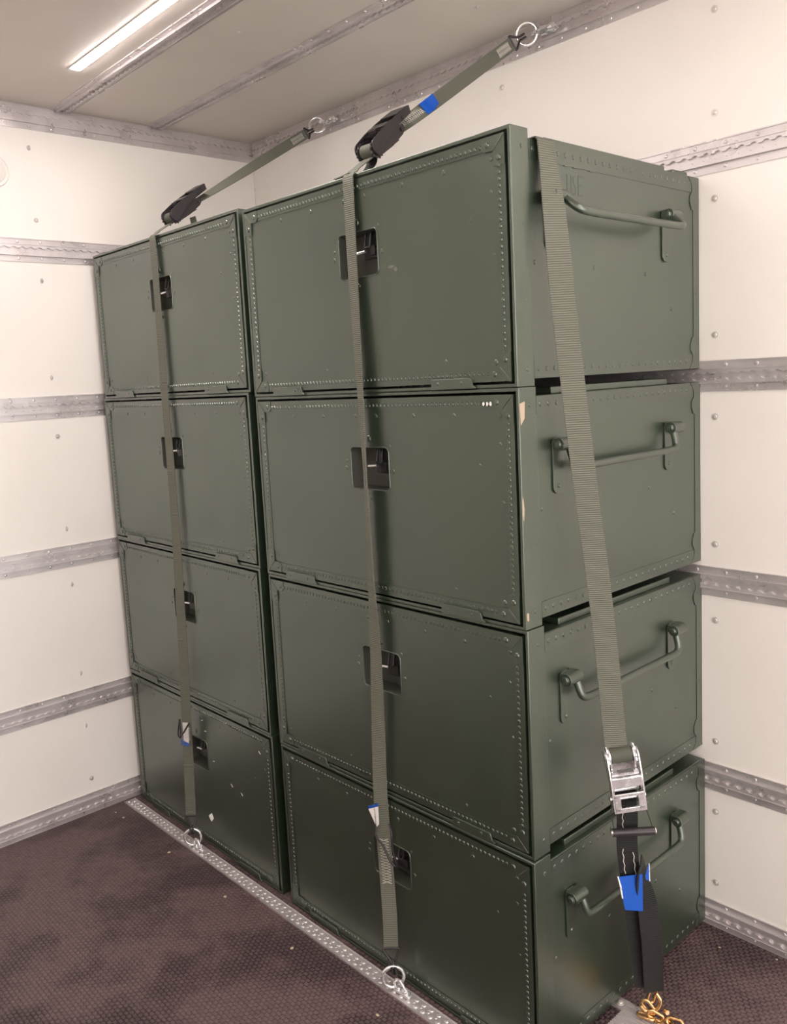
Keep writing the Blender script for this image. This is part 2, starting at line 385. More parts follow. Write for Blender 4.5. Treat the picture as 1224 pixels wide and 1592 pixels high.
# ------------------------------------------------------------ crates
b = MB(); b.dome((0, 0, 0), (0, -1, 0), 1, 1, 12); _r = b.build('rivet', 'green_worn'); RIV = _r.data; bpy.data.objects.remove(_r)
W, D = .9107, .7336
def crate(x, y, z0, H, rz, label, handle=True, bar=15, marks=None, back_foot=False):
    H -= .0008
    R = empty('transport_crate', (x, y, z0), rz)
    tag(R, label, 'crate', None)
    FB = .056                                      # depth of the front frame band
    # body
    def body(b):
        g = .0145
        b.box(.0015, W - .0015, FB - .004, D, g, H - .018)
    one('body', 'green', R, body, .005)
    # front frame: four bars round the door
    def frm(b):
        p = plate_with_hole([(0, 0), (W, 0), (W, H), (0, H)], [(.0075, .0075), (W - .0075, .0075), (W - .0075, H - .0075), (.0075, H - .0075)], 0, FB)
        b.add(p.v, p.f)
    one('front_frame', 'green_worn', R, frm, .0018)
    # door panel with a pocket hole
    m = .0128; a = W / 2 - .064; c = W / 2 + .069; pz0 = .2685 * H / .5; pz1 = .370 * H / .5
    hole = rrect(a, c, pz0, pz1, .011)
    p = plate_with_hole([(m, m), (W - m, m), (W - m, H - m), (m, H - m)], hole, .0012, .030)
    door = p.build('door', 'green', R, 0)
    def pocket(b):
        n = len(hole)
        cx, cz = (a + c) / 2, (pz0 + pz1) / 2
        o = [Vector((u, .0016, v)) for u, v in hole] + [Vector((cx + (u - cx) * .95, .046, cz + (v - cz) * .95)) for u, v in hole]
        b.add(o, [(k_, (k_ + 1) % n, n + (k_ + 1) % n, n + k_) for k_ in range(n)] + [tuple(range(n, 2 * n))])
    one('pocket', 'pocket', door, pocket)
    def lip(b): b.tube([(u, .0008, v) for u, v in rrect(a - .001, c + .001, pz0 - .001, pz1 + .001, .012)], .0016, 6, True)
    one('pocket_rim', 'green_worn', door, lip)
    lx = W / 2 + .020; lz = pz1 - .004
    def latch(b):
        b.box(lx - .006, c - .006, .022, .044, lz - .036, lz)
        b.box(lx - .010, lx + .034, .014, .030, lz - .058, lz - .036)
        b.tube(rounded([(lx - .004, .016, lz), (lx - .004, .010, lz - .034), (lx + .014, .010, lz - .034), (lx + .014, .016, lz)], .006), .0036, 8)
        b.box(lx + .012, lx + .030, .010, .020, lz - .052, lz - .030)
    one('latch', 'latch', door, latch, .0012)
    one('latch_pin', 'chrome', door, lambda b: b.cyl((lx - .034, .012, lz - .042), (lx - .006, .014, lz - .040), .0036, 12), label='bright steel pin')
    # edging strips with close-set rivets
    def strip(b):
        y0, y1 = -.0006, .0012; s_ = .026
        b.box(m, W - m, y0, y1, H - m - s_, H - m); b.box(m, W - m, y0, y1, m, m + s_)
        b.box(m, m + s_, y0 + .0002, y1, m, H - m); b.box(W - m - s_, W - m, y0 + .0002, y1, m, H - m)
        q = m + .0165
        n = int((W - .15) / .0125); st = (W - .15) / n
        for i in range(n + 1):
            for z in (q, H - q): b.dome((.075 + i * st, y0, z), (0, -1, 0), .0047, .0028, 7)
        n = int((H - .14) / .0125); st = (H - .14) / n
        for i in range(n + 1):
            for x_ in (q, W - q): b.dome((x_, y0, .07 + i * st), (0, -1, 0), .0045, .0026, 7)
    one('edge_strip', 'green_edge', door, strip)
    for sx, sz in ((0, 0), (0, 1), (1, 0), (1, 1)):
        def corner(b):
            def f(u, v, n): return Vector((W - m - u if sx else m + u, n, H - m - v if sz else m + v))
            b.prism([(0, 0), (.058, 0), (.058, .021), (.051, .028), (.028, .028), (.028, .058), (0, .058)], f, -.0022, -.0004)
            for u, v in ((.043, .015), (.015, .043)): b.dome(f(u, v, -.0022), (0, -1, 0), .0062, .0032, 12)
            b.tube([f(.002, .002, -.0022), f(.028, .028, -.0022)], .0011, 6)
        one('corner_plate', 'green_worn', door, corner)
    for fx, z, r in [(q_, H - .054, .0052) for q_ in (.168, .291, .415, .488, .612, .735, .862)] + [(.457, pz1 + .021, .0088), (.371, pz0 + .049, .0055), (.538, pz0 + .047, .0055), (.455, pz0 - .020, .0055), (.530, pz1 + .004, .0042),
               (.374, pz1 - .034, .0042), (.859, .382, .004), (.803, .337, .0035), (.862, .262, .0035), (.059, .060, .0045), (.320, .058, .004), (.721, .060, .004), (.857, .051, .006), (.05, .22, .003)]:
        o = bpy.data.objects.new('rivet', RIV); C.objects.link(o); o.parent = door; o.location = (fx, .0012, z); o.scale = (r, r * .42, r)
    for x0, x1 in ((.096, .222), (.680, .798)):
        def tab(b):
            f = lambda u, v, n: Vector((u, n, v))
            b.prism([(x0, .0005), (x1 + .008, .0005), (x1 + .008, .004), (x1, .008), (x1 - .003, .019), (x1 - .007, .0225), (x0 + .004, .0225), (x0, .019)], f, -.0055, -.0006)
            for u in (x0 + .02, x1 - .03): b.dome((u, -.0055, .013), (0, -1, 0), .0035, .0016, 10)
        one('hinge_tab', 'green_worn', R, tab, .001)
    # skids on the top
    for x0 in (.016, W - .070):
        one('skid', 'green', R, lambda b: b.box(x0, x0 + .055, .127, .597, H - .0185, H - .0030), .0025)
    if back_foot:
        one('skid', 'green', R, lambda b: b.box(W - .055, W - .012, .630, .700, H - .0185, H - .006), .0025)
    # edging of the visible side
    def sidestrip(b):
        x0, x1 = W - .0016, W - .0003
        b.box(x0, x1, FB, D - .036, H - .019 - .037, H - .019); b.box(x0, x1, FB, D - .036, .0155, .050)
        b.box(x0, x1 + .0002, D - .029, D - .001, .0200, H - .024)
        for z in (H - .036, .034):
            for i in range(23): b.dome((x1, .070 + i * .0272, z), (1, 0, 0), .0056, .0022, 8)
            b.dome((W, .034, z), (1, 0, 0), .0048, .002, 8)
        for z in (.085, .20, .32, .43): b.dome((x1 + .0002, D - .016, z), (1, 0, 0), .003, .001, 8)
        for sg, zz in ((1, H - .019), (-1, .0155)):
            b.prism([(D - .052, zz), (D - .002, zz), (D - .002, zz - sg * .075), (D - .036, zz - sg * .078), (D - .045, zz - sg * .060), (D - .044, zz - sg * .046), (D - .034, zz - sg * .034), (D - .036, zz - sg * .016)],
                    lambda u, v, n: Vector((n, u, v)), x0, x1 + .0008)
        for yy, z in ((.034, .170), (.030, .315), (.068, .244), (.276, .243), (.484, .238), (.60, .16)): b.dome((W - .0014, yy, z), (1, 0, 0), .0052, .0026, 10)
    one('side_edging', 'green_edge', R, sidestrip, 0)
    if handle:
        hz = .374
        hd = MB()
        th = math.radians(bar); al = .050; px = W + .019
        cx, cz = px + math.sin(th) * al, hz - math.cos(th) * al
        ya, yb = .138, .560
        hd.tube(rounded([(px - .004, ya, hz + .004), (px + (cx - px) * .55, ya, hz + (cz - hz) * .55), (cx, ya + .006, cz), (cx, ya + .045, cz - .002), (cx, yb - .045, cz - .002), (cx, yb - .006, cz), (px + (cx - px) * .5, yb, hz + (cz - hz) * .5), (px - .004, yb, hz + .004)], .03, 5), .0083, 12)
        H_ = hd.build('handle', 'green_worn', R, smooth=50)
        for yc, sg in ((.122, 1), (.572, -1)):
            def pl(b):
                b.prism(rrect(yc - .0185, yc + .0185, hz - .104, hz + .014, .014, 6), lambda u, v, n: Vector((n, u, v)), W - .001, W + .0028)
                b.dome((W + .0028, yc, hz - .088), (1, 0, 0), .0052, .003, 12)
            one('handle_plate', 'green_edge', R, pl, .0006)
            def br(b):
                b.cyl((px - .001, yc - .020, hz), (px - .001, yc + .026, hz), .0135, 18)
                b.box(W + .002, px, yc - .020, yc + .026, hz - .004, hz + .0125)
                b.cyl((px - .001, yc - .0235, hz), (px - .001, yc - .020, hz), .0095, 14)
                b.dome((px - .001, yc - .0235, hz), (0, -1, 0), .0075, .003, 14)
            one('handle_bracket', 'green_worn', R, br, .0008)
    if marks: marks(R, door, H)
    return R

def patch(name, m, parent, pts, fn, t=.0005, label=None):
    b = MB(); b.prism(pts, fn, 0, t); o = b.build(name, m, parent, smooth=0)
    if label: o['label'] = label
    return o
def blob(cx, cy, rx, ry, n=10, j=.35):
    return [(cx + rx * math.cos(2 * PI * i / n) * (1 - random.random() * j), cy + ry * math.sin(2 * PI * i / n) * (1 - random.random() * j)) for i in range(n)]
def front(y): return lambda u, v, n: Vector((u, y - n, v))
def side(x): return lambda u, v, n: Vector((x + n, u, v))

def m_top_right(R, door, H):
    for cx, cz, rx, rz_ in ((.549, .282, .006, .010), (.566, .277, .014, .004), (.581, .270, .006, .006)):
        patch('scuff_mark', 'green_worn' if cx < .55 else 'scuff', door, blob(cx, cz, rx, rz_), front(.0012), .0003, 'pale grey scuff')
    # faint chalk letters high on the side: H S E
    def ch(b):
        def bar_(y0, z0, y1, z1, w_=.0035):
            dy, dz = y1 - y0, z1 - z0; l = math.hypot(dy, dz); ny, nz = -dz / l * w_ / 2, dy / l * w_ / 2
            b.prism([(y0 - ny, z0 - nz), (y1 - ny, z1 - nz), (y1 + ny, z1 + nz), (y0 + ny, z0 + nz)], side(W - .0014), 0, .0003)
        z0, z1 = .388, .426
        for a_, b_ in (((.184, z0), (.184, z1)), ((.198, z0), (.198, z1)), ((.184, .408), (.198, .408)),
                       ((.214, z1), (.205, z1 - .004)), ((.205, z1 - .004), (.206, .410)), ((.206, .410), (.214, .403)), ((.214, .403), (.213, z0)), ((.213, z0), (.204, z0)),
                       ((.223, z0), (.223, z1)), ((.223, z1), (.243, z1)), ((.223, .408), (.237, .408)), ((.223, z0), (.240, z0))): bar_(*a_, *b_)
    one('chalk_letters', 'chalk', R, ch, 0, 0, 'faded chalk letters')
    def edge(b):
        for yy in (.172, .205, .262): b.tube([(W, yy, H - .0565), (W, yy + .014, H - .0565)], .0012, 6)
    one('paint_chip', 'scuff', R, edge, 0)
    patch('paint_chip', 'scuff', R, blob(.0015, .25, .0012, .012), side(W), .0004)
def m_second_right(R, door, H):
    for cx in (.822, .832, .841): patch('scuff_mark', 'paper', door, blob(cx, H - .031, .0035, .005), front(-.0034), .0004, 'white paint scratch')
    patch('paint_chip', 'chip', R, [(.002, H - .032), (.018, H - .028), (.016, H - .062), (.004, H - .075)], side(W), .0004, 'bare wood chip at the top of the frame')
    patch('paint_chip', 'chip', R, blob(.004, .252, .0035, .026), side(W), .0004, 'bare wood chip halfway down the frame')
    patch('paint_chip', 'chip', R, blob(.008, .028, .005, .012), side(W), .0004)
def m_third_right(R, door, H):
    patch('scuff_mark', 'green_worn', door, blob(.83, .10, .008, .006), front(.0012), .0004)
def m_bottom_left(R, door, H):
    for (u, v, a_) in ((.504, .4412, .3), (.662, .266, -.7), (.719, .2554, -.6), (.838, .4289, -.6), (.52, .408, .1), (.560, .316, .2)):
        c_, s_ = math.cos(a_) * .006, math.sin(a_) * .006
        patch('paint_chip', 'paper', door, [(u - c_, v - s_ - .0012), (u, v - .002), (u + c_, v + s_ - .001), (u + c_, v + s_ + .001), (u, v + .001), (u - c_, v - s_ + .001)], front(.0012), .0006, 'small white chip')
def m_third_left(R, door, H):
    patch('scuff_mark', 'green_worn', door, blob(.10, .37, .02, .008), front(.0012), .0003)

zR = [0, .4954, .9982, 1.4943, 1.9927]; zL = [0, .5018, 1.0052, 1.5083, 2.004]
xR, xL = .7515, -.2001
# bottom to top: (column x, base z, height, x offset, y offset, turn)
crate(xR + .0053, -.0008, zR[0], zR[1] - zR[0], -.0026, 'riveted dark green crate standing on the floor at the bottom of the right stack', bar=14)
crate(xR + .0006, -.0001, zR[1], zR[2] - zR[1], .0040, 'riveted green crate of the right stack, directly on top of its bottom crate', bar=14, marks=m_third_right)
crate(xR - .0023, .000, zR[2], zR[3] - zR[2], .0017, 'green crate of the right stack with white scratches and chipped paint on its front edge', bar=14, marks=m_second_right)
crate(xR - .0037, -.001, zR[3], zR[4] - zR[3], .0020, 'riveted green crate topmost of the right stack, its side handle swung outward', bar=50, marks=m_top_right, back_foot=True)
crate(xL - .003, .0065, zL[0], zL[1] - zL[0], -.0045, 'dark green crate at the bottom of the left stack, door dotted with white chips', False, marks=m_bottom_left)
crate(xL - .0045, .0045, zL[1], zL[2] - zL[1], -.0025, 'riveted green crate of the left stack, directly on top of its bottom crate', False, marks=m_third_left)
crate(xL - .0009, .0000, zL[2], zL[3] - zL[2], .0035, 'riveted green crate of the left stack, directly under its topmost crate', False)
crate(xL + .0110, .0000, zL[3], zL[4] - zL[3], .0035, 'riveted green crate topmost of the left stack', False)
# paper scrap caught on the bottom left crate
b = MB(); b.prism([(0, .0), (.011, .014), (.004, .031), (-.011, .019)], lambda u, v, n: Vector((u, -n + .25 * u, v)), 0, .0006)
tag(b.build('paper_scrap', 'paper', smooth=0, loc=(.3254, -.003, .098)), 'small white paper scrap stuck to the door of the bottom left crate', 'paper scrap')

# ------------------------------------------------------------ lashing rings clipped in the tracks
def lashing_ring(loc, u, n, ring_n, label, spin=0., upper=False):
    """origin on the rail surface, u along the rail from ring to stud, n out of the rail"""
    u = Vector(u).normalized(); n = Vector(n).normalized(); v = n.cross(u)
    R_ = bpy.data.objects.new('lashing_ring', None); C.objects.link(R_); R_.location = loc; R_.empty_display_size = .03
    tag(R_, label, 'ring', None)
    T = Matrix((u, v, n)).transposed().to_4x4()
    def base(b):
        b.prism(rrect(-.004, .052, -.0085, .0085, .006, 5), lambda a, c, h: T @ Vector((a, c, h)), .0005, .0070)
        b.cyl((.008, 0, .007), (.008, 0, .013), .0095, 18, T=T)
        b.cyl((.036, 0, .007), (.036, 0, .0145), .0085, 6, T=T)
        b.cyl((.036, 0, .0145), (.036, 0, .018), .0055, 14, T=T)
    one('track_stud', 'chrome', R_, base, .0008)
    def eye(b):
        pts = [(.012 + .017 * math.cos(t), 0, .012 + .017 * math.sin(t)) for t in [PI * k_ / 14 for k_ in range(15)]]
        b.tube(pts, .0042, 10, T=T)
    one('eye', 'chrome', R_, eye, smooth=50)
    rc = Vector(ring_n[0])
    one('ring', 'chrome', R_, lambda b: b.ring(rc, ring_n[1], .0275, .0044, 40), smooth=60)
    if upper:
        def nut(b):
            b.cyl((.016, 0, .022), (.040, 0, .022), .0105, 6, T=T); b.cyl((.040, 0, .022), (.058, 0, .018), .0085, 14, T=T); b.cyl((-.012, 0, .026), (.016, 0, .023), .0052, 12, T=T)
            b.cyl((.056, 0, .005), (.060, 0, .030), .006, 12, T=T)
        one('coupling_nut', 'chrome', R_, nut)
    return R_
fc = Vector((.80, -.58, .0))            # direction the floor rings face
lashing_ring((.2700, -.040, .0050), (1, 0, 0), (0, 0, 1), ((-.003, -.005, .034), fc), 'bright steel lashing ring clipped in the floor track in front of the left stack')
lashing_ring((1.2480, -.040, .0050), (1, 0, 0), (0, 0, 1), ((-.003, -.005, .034), fc), 'bright steel lashing ring clipped in the floor track in front of the right stack')
lashing_ring((.262, YW - .0105, ZC - .042), (1, 0, -.05), (0, -1, 0), ((-.018, -.036, -.010), (.75, -.55, .2)), 'bright steel lashing ring in the upper wall rail, nearer the room corner', upper=True)
lashing_ring((1.203, YW - .0105, ZC - .040), (1, 0, 0), (0, -1, 0), ((-.020, -.040, -.002), (.60, -.66, -.35)), 'bright steel lashing ring in the upper wall rail, above the right stack', upper=True)

# ------------------------------------------------------------ ratchet straps
def ratchet(parent, O, X, Z, w_, L, metal, web, window=False):
    X = Vector(X).normalized(); Z = Vector(Z); Z = (Z - X * Z.dot(X)).normalized(); Y = Z.cross(X)
    T = Matrix((X, Y, Z)).transposed().to_4x4(); T.translation = Vector(O); s = L / .15
    P = MB()
    for sg in (-1, 1):
        y0 = sg * (w_ / 2 + .0015); y1 = sg * (w_ / 2 + .0045)
        pts = [(-.075 * s + .018 * (1 - math.cos(t)), .018 * math.sin(t)) for t in [-PI / 2 + PI * k_ / 8 for k_ in range(9)]]
        pts = [(-.057 * s + .019 * math.cos(t), .019 * math.sin(t)) for t in [PI / 2 + PI * k_ / 8 for k_ in range(9)]] + [(.0, -.019), (.048 * s, -.012), (.062 * s, -.004), (.062 * s, .008), (.045 * s, .012), (-.01, .016)]
        P.prism(pts, lambda u, v, n: T @ Vector((u, n, v)), y0, y1)
    P.cyl((.050 * s, -w_ / 2 - .008, .0), (.050 * s, w_ / 2 + .008, .0), .0052, 14, T=T)
    P.box(-.030 * s, .030 * s, -w_ / 2 - .002, w_ / 2 + .002, -.0185, -.0165, T)
    fr = P.build('ratchet', metal, parent)
    sp = MB(); sp.cyl((-.057 * s, -w_ / 2 - .012, .0), (-.057 * s, w_ / 2 + .012, 0), .008, 16, T=T)
    for sg in (-1, 1):
        n = 26; pts = []
        for k_ in range(n):
            r = .0225 if k_ % 2 else .0185; pts.append((-.057 * s + r * math.cos(2 * PI * k_ / n), r * math.sin(2 * PI * k_ / n)))
        sp.prism(pts, lambda u, v, n_: T @ Vector((u, n_, v)), sg * (w_ / 2 + .005), sg * (w_ / 2 + .008))
        sp.cyl((-.057 * s, sg * (w_ / 2 + .009), 0), (-.057 * s, sg * (w_ / 2 + .013), 0), .013, 18, T=T)
    sp.build('spool', metal, fr)
    wb = MB(); wb.cyl((-.057 * s, -w_ / 2 + .0005, 0), (-.057 * s, w_ / 2 - .0005, 0), .0165, 24, T=T)
    wb.build('wound_webbing', web, fr, smooth=60)
    h = MB()
    for sg in (-1, 1):
        pts = [(-.057 * s + .016 * math.cos(t), .004 + .020 * math.sin(t)) for t in [PI / 2 + PI * k_ / 8 for k_ in range(9)]] + [(-.03 * s, -.004), (.02 * s, .012), (.095 * s, .018), (.098 * s, .036), (.03 * s, .034), (-.02 * s, .030)]
        h.prism(pts, lambda u, v, n: T @ Vector((u, n, v)), sg * (w_ / 2 + .0090), sg * (w_ / 2 + .0125))
    if window:
        h.box(.040 * s, .050 * s, -w_ / 2 - .009, w_ / 2 + .009, .033, .0365, T); h.box(.084 * s, .098 * s, -w_ / 2 - .009, w_ / 2 + .009, .033, .0365, T)
        for sg in (-1, 1): h.box(.045 * s, .092 * s, sg * (w_ / 2 - .004), sg * (w_ / 2 + .009), .033, .0365, T)
    else: h.box(.050 * s, .098 * s, -w_ / 2 - .009, w_ / 2 + .009, .033, .0365, T)
    h.box(.0945 * s, .098 * s, -w_ / 2 - .009, w_ / 2 + .009, .018, .036, T)
    h.box(-.006 * s, .022 * s, -w_ / 2 - .009, w_ / 2 + .009, .029, .033, T)
    h.cyl((.060 * s, -w_ / 2 - .016, .022), (.060 * s, w_ / 2 + .016, .022), .0045, 12, T=T)
    h.build('ratchet_handle', metal, fr, .0008)
    p = MB(); p.box(-.022 * s, .006 * s, -w_ / 2 - .006, w_ / 2 + .006, .020, .024, T); p.box(-.024 * s, -.018 * s, -w_ / 2 + .006, w_ / 2 - .006, .018, .034, T)
    p.cyl((.0 * s, -w_ / 2 - .0085, .022), (.0 * s, w_ / 2 + .0085, .022), .0035, 10, T=T)
    p.build('pawl', metal, fr)
    return T
def hook(parent, a, wd, tip, w_, label=None):
    """triangular wire claw: bar through the webbing loop at a, legs running to a curl at tip"""
    a = Vector(a); wd = Vector(wd).normalized(); tip = Vector(tip); d = (tip - a).normalized(); nn = d.cross(wd).normalized()
    b = MB()
    for sg in (-1, 1):
        q = tip + wd * sg * .0045
        b.tube(rounded([a, a + wd * sg * (w_ / 2 + .004), q - d * .010, q + d * .010, q + d * .017 + nn * .008, q + d * .010 + nn * .017, q - d * .004 + nn * .018], .006), .0034, 8)
    return b.build('hook', 'black', parent, smooth=60)
def stitching(parent, a, b_, wd, w_, n, off, label='white zigzag stitching'):
    a = Vector(a); b_ = Vector(b_); wd = Vector(wd).normalized(); nn = (b_ - a).cross(wd).normalized()
    m_ = MB()
    for ph in (0, 1):
        pts = []
        for i in range(n + 1): pts.append(a + (b_ - a) * (i / n) + wd * w_ * (.32 if (i + ph) % 2 else -.32) + off)
        m_.tube(pts, .0007, 5)
    o = m_.build('stitching', 'thread', parent); o['label'] = label
def strap_web(parent, st, w_, m='web', t=.0024, name='webbing'):
    b = MB(); b.ribbon(st, w_, t); return b.build(name, m, parent, smooth=60)
def interp(pts, angs, n=8):
    """smooth path with the width direction turned about z: angle from +x towards +y"""
    sp = smoothpath(pts, n); out = []
    for i, p in enumerate(sp):
        f = i / n; j = min(int(f), len(angs) - 2); a_ = math.radians(angs[j] + (angs[j + 1] - angs[j]) * (f - j))
        out.append((p, (math.cos(a_), math.sin(a_), 0)))
    return out

# --- strap over the left stack
def front_strap(label, pts, angs, top_y, hook_top, wd_top, name='ratchet_strap'):
    R_ = empty(name, pts[-1]); R_['label'] = label; R_['category'] = 'strap'
    return R_
def make_strap(label, pts, angs, edge, anchor, wS, ringb, ringt, ratf, tailside):
    """pts: front path from the top edge down; edge: point just over the crate edge; anchor: where the upper hook bar sits"""
    R_ = bpy.data.objects.new('ratchet_strap', None); C.objects.link(R_); R_['label'] = label; R_['category'] = 'strap'
    st = interp(pts, angs)
    A = Vector(edge); B = Vector(anchor); d = (B - A).normalized(); L = (B - A).length
    wx = Vector((1, 0, 0)); up_ = Vector((0, 0, 1)); 
    spool = A + d * (L * ratf) ; Lr = .150
    top = [(A + d * s_, wx) for s_ in (L * ratf + .004, .05, .012)]
    bend = [(A + Vector((0, .004, -.0005)), wx), (A + Vector((0, -.004, -.004)), wx)]
    strap_web(R_, top + bend + st, wS)
    # ratchet sits on top of the line
    X = d; Z = up_
    O = A + d * (L * ratf + .057) + Vector((0, 0, .014))
    ratchet(R_, O, X, Z, wS, Lr, 'black', 'web')
    # fixed length to the upper hook
    q0 = O + d * .050
    tw = []
    n = 14
    for k_ in range(n + 1):
        f = k_ / n; p = q0.lerp(B, f); cd = (B - q0).cross(p - CAM).normalized(); cd = cd if cd.dot(wx) > 0 else -cd; wdv = wx.lerp(cd, min(1, tailside[0] + f * tailside[1])).normalized(); tw.append((p, wdv))
    strap_web(R_, tw, wS, 'web', name='webbing')
    lay = [(p + (B - q0).cross(wv).normalized() * .0026, wv) for p, wv in tw[-4:]]
    strap_web(R_, lay, wS, 'web', name='sewn_loop')
    off = (B - q0).cross(tw[-1][1]).normalized() * .0042
    if off.dot(CAM - B) < 0: off = -off
    stitching(R_, tw[-3][0], tw[-2][0].lerp(tw[-1][0], .5), tw[-1][1], wS, 12, off)
    hook(R_, B + d * .002, tw[-1][1], Vector(ringt), wS)
    # lower hook
    e = st[-1]; hook(R_, e[0], e[1], Vector(ringb), wS)
    return R_, d, O, st, tw

p1 = [(.2608, -.008, 1.999), (.2646, -.010, 1.7794), (.2643, -.012, 1.54), (.2688, -.014, 1.2748), (.2683, -.016, 1.0244), (.257, -.018, .701), (.246, -.02, .4785), (.2396, -.023, .2976), (.245, -.034, .1025)]
a1 = [0, 4, 8, 12, 18, 28, 36, 42, 46]
S1, d1, O1, st1, tw1 = make_strap('olive ratchet strap holding the left stack, running down its front to the floor', p1, a1, (.262, .001, 2.0085), (.240, .640, 2.402), .034, (.266, -.042, .064), (.242, .664, 2.415), .10, (.25, .8))
p2 = [(1.1949, -.008, 1.987), (1.1989, -.012, 1.7632), (1.2086, -.018, 1.5114), (1.213, -.020, 1.2995), (1.2138, -.02, 1.0504), (1.2163, -.02, .875), (1.2101, -.02, .644), (1.2055, -.02, .4912), (1.2141, -.022, .3241), (1.2273, -.030, .1948), (1.2342, -.038, .1078)]
a2 = [0, -6, -20, -31, -20, 4, 24, 32, 40, 44, 46]
S2, d2, O2, st2, tw2 = make_strap('olive ratchet strap holding the right stack, running down its front to the floor', p2, a2, (1.196, .001, 1.9975), (1.168, .640, 2.418), .036, (1.246, -.042, .066), (1.180, .668, 2.437), .10, (.45, 1.2))

def loose(parent, pts, wd, w_, m='webdark', name='loose_end', label=None):
    sp = smoothpath(pts, 8); b = MB(); b.ribbon([(p, wd) for p in sp], w_, .0024); o = b.build(name, m, parent, smooth=60)
    if label: o['label'] = label
# free webbing ends lying on the crate tops behind the ratchets
loose(S1, [O1 + Vector((-.002, .030, -.020)), O1 + Vector((0, .034, -.045)), (.268, .150, 2.012), (.300, .205, 2.0075), (.31, .26, 2.0065)], (1, 0, 0), .034, 'web')
loose(S2, [O2 + Vector((-.004, -.045, -.014)), O2 + Vector((-.01, -.030, -.050)), (1.185, .058, 2.002), (1.165, .10, 1.9965), (1.12, .19, 1.9965)], (1, 0, 0), .036, 'webdark')
loose(S2, [(1.196, .010, 1.9965), (1.15, .025, 1.999), (1.115, .035, 2.002)], (.3, .95, 0), .030, 'web')
# blue and white label by the right ratchet
def label_blue(parent, q, d, wv, w_, s=1.0):
    n = d.cross(wv).normalized()
    if n.dot(CAM - q) < 0: n = -n
    b = MB(); f = lambda u, v, h: q + d * u + wv * v + n * (h + .004)
    b.prism([(0, -w_ * .48), (.050 * s, -w_ * .48), (.050 * s, w_ * .48), (0, w_ * .48)], f, 0, .0008)
    o = b.build('blue_label', 'blue', parent, smooth=0); o['label'] = 'blue label'
    b = MB(); f2 = lambda u, v, h: q + d * (.030 * s + u * .3) + wv * v + n * (.005 + u * .9 + h)
    b.prism([(0, -w_ * .45), (.034 * s, -w_ * .35), (.028 * s, w_ * .5), (0, w_ * .45)], f2, 0, .0008)
    b.build('blue_label', 'blue', parent, smooth=0)
    b = MB(); b.prism([(.052 * s, -w_ * .40), (.068 * s, -w_ * .40), (.056 * s, w_ * .3), (.052 * s, w_ * .3)], f, 0, .0008)
    b.build('paper_label', 'paper', parent, smooth=0)
k0 = tw2[3][0]; label_blue(S2, k0, (tw2[5][0] - k0).normalized(), tw2[4][1], .034, .8)
q1 = tw2[1][0]; off = Vector((-.2, -.6, .75)).normalized() * .003
stitching(S2, tw2[0][0] + d2 * .02, tw2[3][0], tw2[2][1], .034, 14, off)
# sewn, labelled lower ends of both front straps
def lower_end(parent, st, z1, z0, w_, tagpts, tagblue, loops):
    seg = [(p, wd) for p, wd in st if z0 <= p.z <= z1]
    a_, b_ = seg[0][0], seg[-1][0]; wd = Vector(seg[len(seg) // 2][1]); off = Vector((wd.y, -wd.x, 0)) * .0022
    stitching(parent, b_, a_, wd, w_, 16, off)
    b = MB(); b.prism(tagpts, lambda u, v, n: Vector((u, -.030 - .7 * (u - tagpts[0][0]) * 0 - n, v)), 0, .0006); o = b.build('paper_label', 'paper', parent, smooth=0); o['label'] = 'white paper label'
    b = MB(); b.prism(tagblue, lambda u, v, n: Vector((u, -.030 - n, v)), 0, .0007); o = b.build('blue_label', 'blue', parent, smooth=0); o['label'] = 'blue label edge'
    for L_ in loops:
        b = MB(); b.tube(smoothpath(L_, 8), .0030, 8); o = b.build('cord_loop', 'black', parent, smooth=60)
lower_end(S2, st2, .405, .27, .036, [(1.168, .452), (1.206, .472), (1.206, .425), (1.196, .414)], [(1.1665, .459), (1.205, .480), (1.206, .472), (1.168, .452)],
          [[(1.200, -.034, .418), (1.206, -.042, .398), (1.232, -.044, .384), (1.252, -.040, .350), (1.262, -.034, .338)], [(1.243, -.030, .440), (1.258, -.038, .425), (1.262, -.040, .385), (1.268, -.034, .345), (1.262, -.03, .335)]])
lower_end(S1, st1, .425, .345, .034, [(.230, .425), (.272, .436), (.266, .362), (.226, .352)], [(.212, .362), (.212, .340), (.266, .352), (.266, .363)],
          [[(.222, -.034, .436), (.220, -.042, .392), (.226, -.044, .380), (.240, -.044, .384), (.236, -.040, .436)], [(.236, -.044, .384), (.262, -.044, .404), (.288, -.036, .440)]])

# --- heavier strap over the side of the right stack
S3 = bpy.data.objects.new('ratchet_strap', None); C.objects.link(S3)
S3['label'] = 'wide olive lashing strap with bright steel ratchet on the side of the right stack'; S3['category'] = 'strap'
XS = xR + W
sidep = [(1.668, .097, 1.9750), (1.675, .0974, 1.9196), (1.690, .092, 1.8307), (1.700, .0892, 1.7429), (1.707, .0923, 1.643), (1.715, .1019, 1.5162), (1.722, .1132, 1.3868), (1.725, .1351, 1.2396), (1.728, .1602, 1.0864), (1.730, .1832, .9278), (1.735, .2037, .7211), (1.749, .1995, .7000)]
sang = [90, 82, 62, 52, 48, 48, 48, 48, 48, 48, 48, 48]
stp = interp(sidep, sang)
ovr = [(Vector((1.30, .098, 1.9765)), (0, 1, 0)), (Vector((1.50, .098, 1.9765)), (0, 1, 0)), (Vector((1.650, .098, 1.9770)), (0, 1, 0)), (Vector((1.662, .098, 1.9775)), (0, 1, 0))]
stp[0] = (Vector((1.6665, .097, 1.973)), (0, 1, 0))
strap_web(S3, ovr + stp, .0490, 'web')
dR = Vector((.007, .017, -.16)).normalized()
